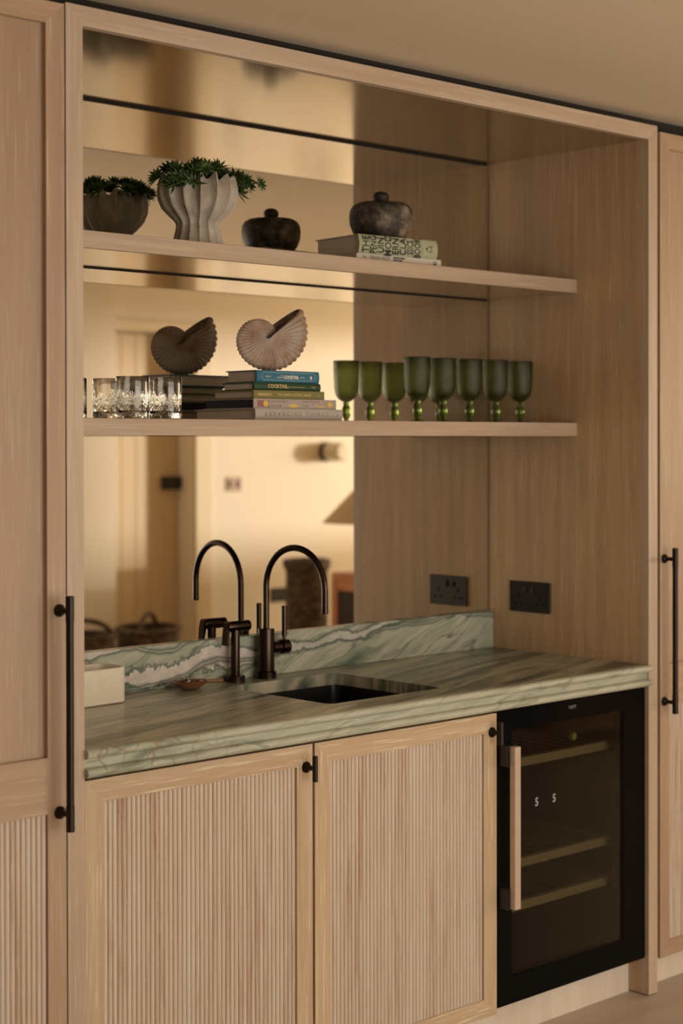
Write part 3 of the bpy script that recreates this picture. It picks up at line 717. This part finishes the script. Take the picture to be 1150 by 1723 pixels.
# oval bird emblem on the spine
b = nb()
def ovalring(cx_, cz_, rx, rz, w):
    n = 20; A = [(cx_ + rx * math.cos(2 * math.pi * k / n), cz_ + rz * math.sin(2 * math.pi * k / n)) for k in range(n)]; D = [(cx_ + (rx - w) * math.cos(2 * math.pi * k / n), cz_ + (rz - w) * math.sin(2 * math.pi * k / n)) for k in range(n)]
    for k in range(n):
        q = [b.verts.new((p[0], EY, p[1])) for p in (A[k], A[(k + 1) % n], D[(k + 1) % n], D[k])]; b.faces.new(q)
ovalring(.2325, .0245, .0085, .0075, .0013)
for (x0, x1, z0, z1) in ((.2215, .2265, .0225, .0275), (.239, .2435, .030, .0325), (.239, .2435, .0165, .019)):
    b.faces.new([b.verts.new(p) for p in ((x0, EY, z0), (x1, EY, z0), (x1, EY, z1), (x0, EY, z1))])
obj('publisher_emblem', b, dark_t, cv)

# ============================================================ stone jar
jx, jy = 1.219, .360
jr = thing('stone_jar', 'squat dark stone jar with round knob lid on the sage green book', 'jar', (jx, jy, zu + .0006))
b = nb(); z = zu + .0006
lathe(b, [(.052, z), (.060, z + .002), (.073, z + .018), (.081, z + .040), (.0825, z + .060), (.080, z + .076), (.073, z + .087), (.066, z + .0905)], (jx, jy, 0), 48); obj('body', b, stoneM, jr, True)
b = nb(); lathe(b, [(.0655, z + .0908), (.062, z + .093), (.030, z + .0955), (.010, z + .096)], (jx, jy, 0), 48); lid = obj('lid', b, stoneM, jr, True)
b = nb(); lathe(b, [(.012, z + .0963), (.018, z + .099), (.0212, z + .106), (.0212, z + .113), (.016, z + .121), (.008, z + .124)], (jx, jy, 0), 32); obj('knob', b, knobM, lid, True)

# ============================================================ fluted planter with succulents
qx, qy, qz = .6455, .399, SZ1 + .0006
NL = 15
pl_ = thing('fluted_planter', 'pale weathered planter with deep flutes and flared foot on the upper shelf', 'planter', (qx, qy, qz))
prf = [(.066, 0), (.065, .010), (.060, .028), (.0545, .048), (.0530, .060), (.0565, .068), (.072, .082), (.089, .099), (.0985, .120), (.1010, .140), (.0985, .158), (.0950, .172), (.0915, .178), (.084, .174), (.080, .150), (.070, .120), (.02, .112)]
PN = NL * 10
def flute(r, h, a):
    c = abs(math.sin(NL * a / 2 + .5)); d = .17 * (1 - (1 - c) ** 1.6)
    return r * (1 - d * min(1, max(0, .55 + h * 3)))
b = nb(); rings = []
for k, (r, h) in enumerate(prf):
    ring = []
    for i in range(PN):
        a = 2 * math.pi * i / PN; c = abs(math.sin(NL * a / 2 + .5))
        inside = k >= 13
        rr = flute(r, h, a) if not inside else r * .90
        hh = h
        if 10 <= k <= 14: hh = h - (.018 * c ** 1.2) * (1 if k >= 11 else .3)
        ring.append(b.verts.new((qx + rr * math.cos(a), qy + rr * math.sin(a), qz + hh)))
    rings.append(ring)
for a_, d_ in zip(rings, rings[1:]):
    for i in range(PN): b.faces.new((a_[i], a_[(i + 1) % PN], d_[(i + 1) % PN], d_[i]))
b.faces.new(rings[0]); b.faces.new(rings[-1])
obj('pot', b, concreteM, pl_, True)
obj('soil', cyl(nb(), (qx, qy, 0), .070, qz + .125, qz + .135, 'Z', 32), soilM, pl_, True)
pt = thing('succulent_plant', 'dark green leafy succulents spilling over the rim of the planter', 'plant', (qx, qy, qz + .135))
def rosette(seed, n, ln, wd):
    rng = random.Random(seed); b = nb()
    for i in range(n):
        a = i * 2.39996; e = R(8 + 75 * (i / n) ** .9); l = ln * (1.0 - .35 * i / n) * rng.uniform(.85, 1.1)
        d = Vector((math.cos(a) * math.cos(e), math.sin(a) * math.cos(e), math.sin(e))); s = Vector((-math.sin(a), math.cos(a), 0)); u = d.cross(s) * -1
        mid = d * l * .5 + u * l * .10; tip = d * l + u * l * .22
        p0 = b.verts.new(d * .002); pl1 = b.verts.new(mid * .9 + s * wd); pr1 = b.verts.new(mid * .9 - s * wd); pm = b.verts.new(mid - u * wd * .5); pt_ = b.verts.new(tip)
        pu = b.verts.new(mid + u * wd * .25)
        for f in ((p0, pl1, pu), (p0, pu, pr1), (pu, pl1, pt_), (pu, pt_, pr1), (p0, pm, pl1), (p0, pr1, pm), (pm, pt_, pl1), (pm, pr1, pt_)): b.faces.new(f)
    me = bpy.data.meshes.new('rosette'); b.to_mesh(me); b.free(); me.materials.append(leafM); return me
RM = [rosette(1, 20, .036, .0050), rosette(2, 16, .032, .0046), rosette(3, 24, .034, .0042)]
rng = random.Random(11)
pts = []
for i in range(46):
    a = rng.random() * 6.283; r = .098 * math.sqrt(rng.random()); pts.append((r * math.cos(a), r * math.sin(a), .168 + .022 * (1 - (r / .098) ** 2) + rng.uniform(-.006, .010), a, r))
for a in (3.3, 3.5, 3.75, 3.95, 4.2, 5.6, 5.75, 5.9, 6.1, .3, 2.6, 2.9, 5.85, 5.5):
    r = rng.uniform(.098, .112); pts.append((r * math.cos(a), r * math.sin(a), .140 + rng.uniform(0, .04), a, r + .02))
for k, (x, y, z, a, r) in enumerate(pts):
    o = obj('rosette', RM[k % 3], None, pt, True, loc=(qx + x, qy + y, qz + z))
    tilt = min(1.3, r / .098 * .75); o.rotation_euler = Vector((math.cos(a) * math.sin(tilt), math.sin(a) * math.sin(tilt), math.cos(tilt))).to_track_quat('Z', 'Y').to_euler(); s = rng.uniform(.75, 1.1); o.scale = (s, s, s)
for a, l in ((-.55, .05), (-.35, .035), (-.75, .045), (3.6, .02)):
    p0 = Vector((qx + .085 * math.cos(a), qy + .085 * math.sin(a), qz + .16)); p1 = p0 + Vector((math.cos(a) * l * .8, math.sin(a) * l * .8, .012)); p2 = p1 + Vector((math.cos(a) * l * .5, math.sin(a) * l * .5, -.012))
    obj('trailing_stem', tube(nb(), [p0, p1, p2], .0015, 6), leafM, pt)
    o = obj('rosette', RM[1], None, pt, True, loc=p2); o.rotation_euler = Vector((math.cos(a), math.sin(a), .2)).to_track_quat('Z', 'Y').to_euler(); o.scale = (.8, .8, .8)

# ============================================================ nautilus shell
def nautilus():
    b = nb(); a0 = R(113); bb = .181; Rend = .116; th_end = R(401); th0 = R(-40)
    def Rad(th): return Rend * math.exp(bb * (th - th_end))
    nth, ns = 300, 26; NR = 30; rows = []
    for i in range(nth + 1):
        th = th0 + (th_end - th0) * i / nth; R_ = Rad(th); w = R_ * .25
        ph = (th - th_end) * NR / (2 * math.pi) * 1.35; rib = (abs(math.sin(ph * math.pi)))  # 0 at grooves
        row = []
        for j in range(2 * ns + 1):
            u = j / ns - 1            # -1..1 ; 0 = keel
            s = 1 - abs(u)            # 1 keel .. 0 centre
            r = R_ * (.035 + .965 * math.sin(s * math.pi / 2) ** .9)
            y = w * (math.cos(s * math.pi / 2) ** .85) * (1 if u >= 0 else -1)
            if s < .16: y *= 1.02 + .10 * math.cos(s / .16 * math.pi / 2)
            amp = min(1, s * 2.2)
            r *= 1 + (.055 * rib * max(0, s - .55) / .45); y *= 1 + .07 * rib * amp; y += (1 if u >= 0 else -1) * .0042 * (rib ** .6) * math.sin(min(1, s * 1.15) * math.pi) ** .6 * (R_ / Rend)
            # small steps across the ribs
            y *= 1 + .014 * math.sin(s * 46) * amp
            an = th
            row.append(b.verts.new((r * math.cos(an), y, r * math.sin(an))))
        rows.append(row)
    for p, q in zip(rows, rows[1:]):
        for j in range(2 * ns): b.faces.new((p[j], p[j + 1], q[j + 1], q[j]))
    # inner wall for lip thickness
    inner = []
    for i in range(nth - 60, nth + 1):
        row = []
        for v in rows[i]: row.append(b.verts.new((v.co.x * .965, v.co.y * .93, v.co.z * .965)))
        inner.append(row)
    for p, q in zip(inner, inner[1:]):
        for j in range(2 * ns): b.faces.new((p[j], q[j], q[j + 1], p[j + 1]))
    for j in range(2 * ns): b.faces.new((rows[-1][j], rows[-1][j + 1], inner[-1][j + 1], inner[-1][j]))
    return b
b = nautilus()
zmin = min(v.co.z for v in b.verts)
for v in b.verts: v.co.x *= 1.33
o = obj('nautilus_shell', b, shellM, None, True); o.location = (.850, .402, zz + .0004 - zmin); o.rotation_euler = (0, 0, R(-2))
tag(o, 'ribbed spiral nautilus shell ornament standing on the blue book', 'shell ornament')

# ============================================================ cut crystal tumblers
def tumbler_mesh():
    b = nb(); n = 324; H, ro = .0935, .0372
    zs = [0, .0012, .004] + [.004 + (.062 - .004) * k / 48 for k in range(1, 49)] + [.068, .080, H - .0015, H]
    outer = []
    for z in zs:
        ring = []
        for i in range(n):
            a = 2 * math.pi * i / n; r = ro - (.0022 if z == 0 else .0006 if z == .0012 else 0)
            if .004 < z <= .063:
                u = a / (2 * math.pi) * 9; v = (z - .006) / .0135
                d1 = abs(((u * 1.0 + v * .5) % 1) - .5); d2 = abs(((u * 1.0 - v * .5) % 1) - .5)
                cut = 0
                if z < .034: cut = max(0, .06 - d1) / .06 + max(0, .06 - d2) / .06; cut = min(cut, 1.2) * .0012
                f = (u % 1) - .5; zz_ = (z - .012)
                fan = abs(((f / (.08 + zz_ * 14)) * 5) % 1 - .5)
                if .030 < z < .063 - .018 * (abs(f) * 2): cut = max(cut, max(0, .14 - fan) / .14 * .0011)
                r -= cut
            if z >= H - .0001: r -= .0006
            ring.append(b.verts.new((r * math.cos(a), r * math.sin(a), z)))
        outer.append(ring)
    inn = []
    for r, z in ((.0354, H), (.0349, H - .001), (.0343, .05), (.0335, .018), (.030, .0125), (.015, .0115)):
        inn.append([b.verts.new((r * math.cos(2 * math.pi * i / n), r * math.sin(2 * math.pi * i / n), z)) for i in range(n)])
    rr = outer + inn
    for p, q in zip(rr, rr[1:]):
        for i in range(n): b.faces.new((p[i], p[(i + 1) % n], q[(i + 1) % n], q[i]))
    b.faces.new(rr[0]); b.faces.new(rr[-1]); bmesh.ops.recalc_face_normals(b, faces=b.faces)
    me = bpy.data.meshes.new('crystal_tumbler'); b.to_mesh(me); b.free(); me.materials.append(crystal)
    for p in me.polygons: p.use_smooth = True
    me.set_sharp_from_angle(angle=R(30)); return me
TM = tumbler_mesh()
for x, y, rz, lab in ((.473, .302, 0, 'cut crystal tumbler nearest the stack of cookbooks'), (.379, .300, .2, 'cut crystal tumbler in front, middle of the tumbler group'),
                      (.4150, .440, .5, 'cut crystal tumbler at the back, half hidden behind the front tumblers'), (.3300, .470, .1, 'cut crystal tumbler next to the left niche panel, mostly hidden')):
    o = bpy.data.objects.new('crystal_tumbler', TM); C.objects.link(o); o.location = (x, y, SZ2 + .0006); o.rotation_euler = (0, 0, rz); tag(o, lab, 'tumbler', 'crystal tumblers on the lower shelf')

# ============================================================ green goblets
def goblet(loc, label, first=None, rz=0):
    t = thing('green_goblet', label, 'goblet', loc, rz, group='green goblets in a row', local=True)
    if first is None:
        b = nb(); lathe(b, [(.006, .0595), (.014, .0620), (.024, .070), (.0315, .082), (.0345, .100), (.0360, .130), (.0370, .174), (.0365, .1762), (.0350, .1755), (.0343, .130), (.0328, .100), (.0298, .0845), (.022, .074), (.008, .0685)], (0, 0, 0), 56); p = [obj('bowl', b, greenglass, t, 'full')]
        b = nb(); lathe(b, [(.0065, .0068), (.0070, .011), (.0110, .019), (.0128, .030), (.0122, .040), (.0085, .050), (.0080, .0535), (.0105, .0555), (.0085, .0585), (.006, .0592)], (0, 0, 0), 32); p.append(obj('stem', b, greensolid, t, 'full'))
        b = nb(); lathe(b, [(.0300, 0), (.0325, .0012), (.0320, .0028), (.012, .0060), (.0065, .0065)], (0, 0, 0), 40); p.append(obj('foot', b, greensolid, t, True))
        return t, p
    for q in first:
        c = q.copy(); C.objects.link(c); c.parent = t
    return t, None
gx = [(1.4325, .4370, 'the one nearest the books, leftmost'), (1.5300, .4330, 'second from the books'), (1.6330, .4290, 'middle of the row of five'), (1.7360, .4230, 'second from the right panel'), (1.8360, .4180, 'nearest the right niche panel')]
first = None
for k, (x, y, s) in enumerate(gx):
    t, p = goblet((x, y, SZ2 + .0006), 'textured green glass goblet on the lower shelf, ' + s, first, k * .7)
    first = first or p

# ============================================================ the far side of the room, seen in the mirror
# console table
sbx0, sbx1, sby0, sby1 = 4.45, 5.50, -2.86, -2.46
sb = thing('console_table', 'orange wood console table with dark open shelf, seen in the mirror', 'console', (4.97, -2.66, 0))
obj('top', B(sbx0, sbx1, sby0, sby1, .755, .795, .004, 1), orangewood, sb)
for x in (sbx0, sbx1 - .045):
    for y in (sby0, sby1 - .045): obj('leg', B(x, x + .045, y, y + .045, 0, .755), orangewood, sb)
for x in (sbx0 + .012, sbx1 - .027): obj('open_side_shade', B(x, x + .015, sby0 + .045, sby1 - .045, .10, .70), plain('open_side_dark', (.03, .015, .008), .7), sb)  # dark sheets stand in for the shade inside the open sides
for x in (sbx0 + .005, sbx1 - .035): obj('apron', B(x, x + .03, sby0 + .045, sby1 - .045, .70, .755), orangewood, sb)
obj('shelf', B(sbx0 + .03, sbx1 - .03, sby0 + .01, sby1 - .01, .12, .15), orangewood, sb)
lx, ly = 4.56, -2.66
lp = thing('table_lamp', 'table lamp with tan conical linen shade on the console table', 'lamp', (lx, ly, .7955))
b = nb(); lathe(b, [(.05, .7955), (.06, .81), (.065, .87), (.04, .95), (.02, .99), (.012, 1.12)], (lx, ly, 0), 32); obj('base', b, woodbowl, lp, True)
b = nb(); lathe(b, [(.265, 1.068), (.055, 1.285), (.053, 1.285), (.263, 1.068)], (lx, ly, 0), 40, closed=True); obj('shade', b, linen, lp, True)
# urn
b = nb(); lathe(b, [(.12, 0), (.14, .01), (.165, .25), (.175, .55), (.170, .72), (.172, .76), (.195, .78), (.195, .82), (.17, .825), (.155, .80), (.15, .5), (.10, .45)], (0, 0, 0), 40)
for v in b.verts: v.co.x *= .72; v.co.y *= .72
o = obj('stone_urn', b, wickerM, None, True); o.location = (4.78, -3.42, .0005); tag(o, 'tall dark mottled urn on the floor behind the console table', 'urn')
# baskets
def basket(x, y, rx, ry, h, label, rz):
    t = thing('woven_basket', label, 'basket', (x, y, .0005), rz, group='dark woven baskets by the door', local=True)
    b = nb(); lathe(b, [(.86, 0), (.9, .01), (1, h * .6), (1.03, h), (.98, h), (.94, h * .6), (.82, .03)], (0, 0, 0), 40)
    for v in b.verts: v.co.x *= rx; v.co.y *= ry
    obj('body', b, wickerM, t, True)
    b = nb(); tube(b, [(rx * math.cos(R(a)) * 1.0, 0, h - .02 + .10 * math.sin(R(a))) for a in range(0, 181, 12)], .014, 10); obj('handle', b, wickerM, t, True)
    b = nb(); tube(b, [(rx * 1.03 * math.cos(R(a)), ry * 1.03 * math.sin(R(a)), h) for a in range(0, 361, 15)], .016, 8, False); obj('rim', b, wickerM, t, True)
basket(3.66, -3.46, .20, .16, .50, 'woven basket with arched handle in front of the panelled door', R(-40))
basket(3.20, -3.42, .17, .15, .50, 'woven basket standing left of the door by the plaster pier', R(20))
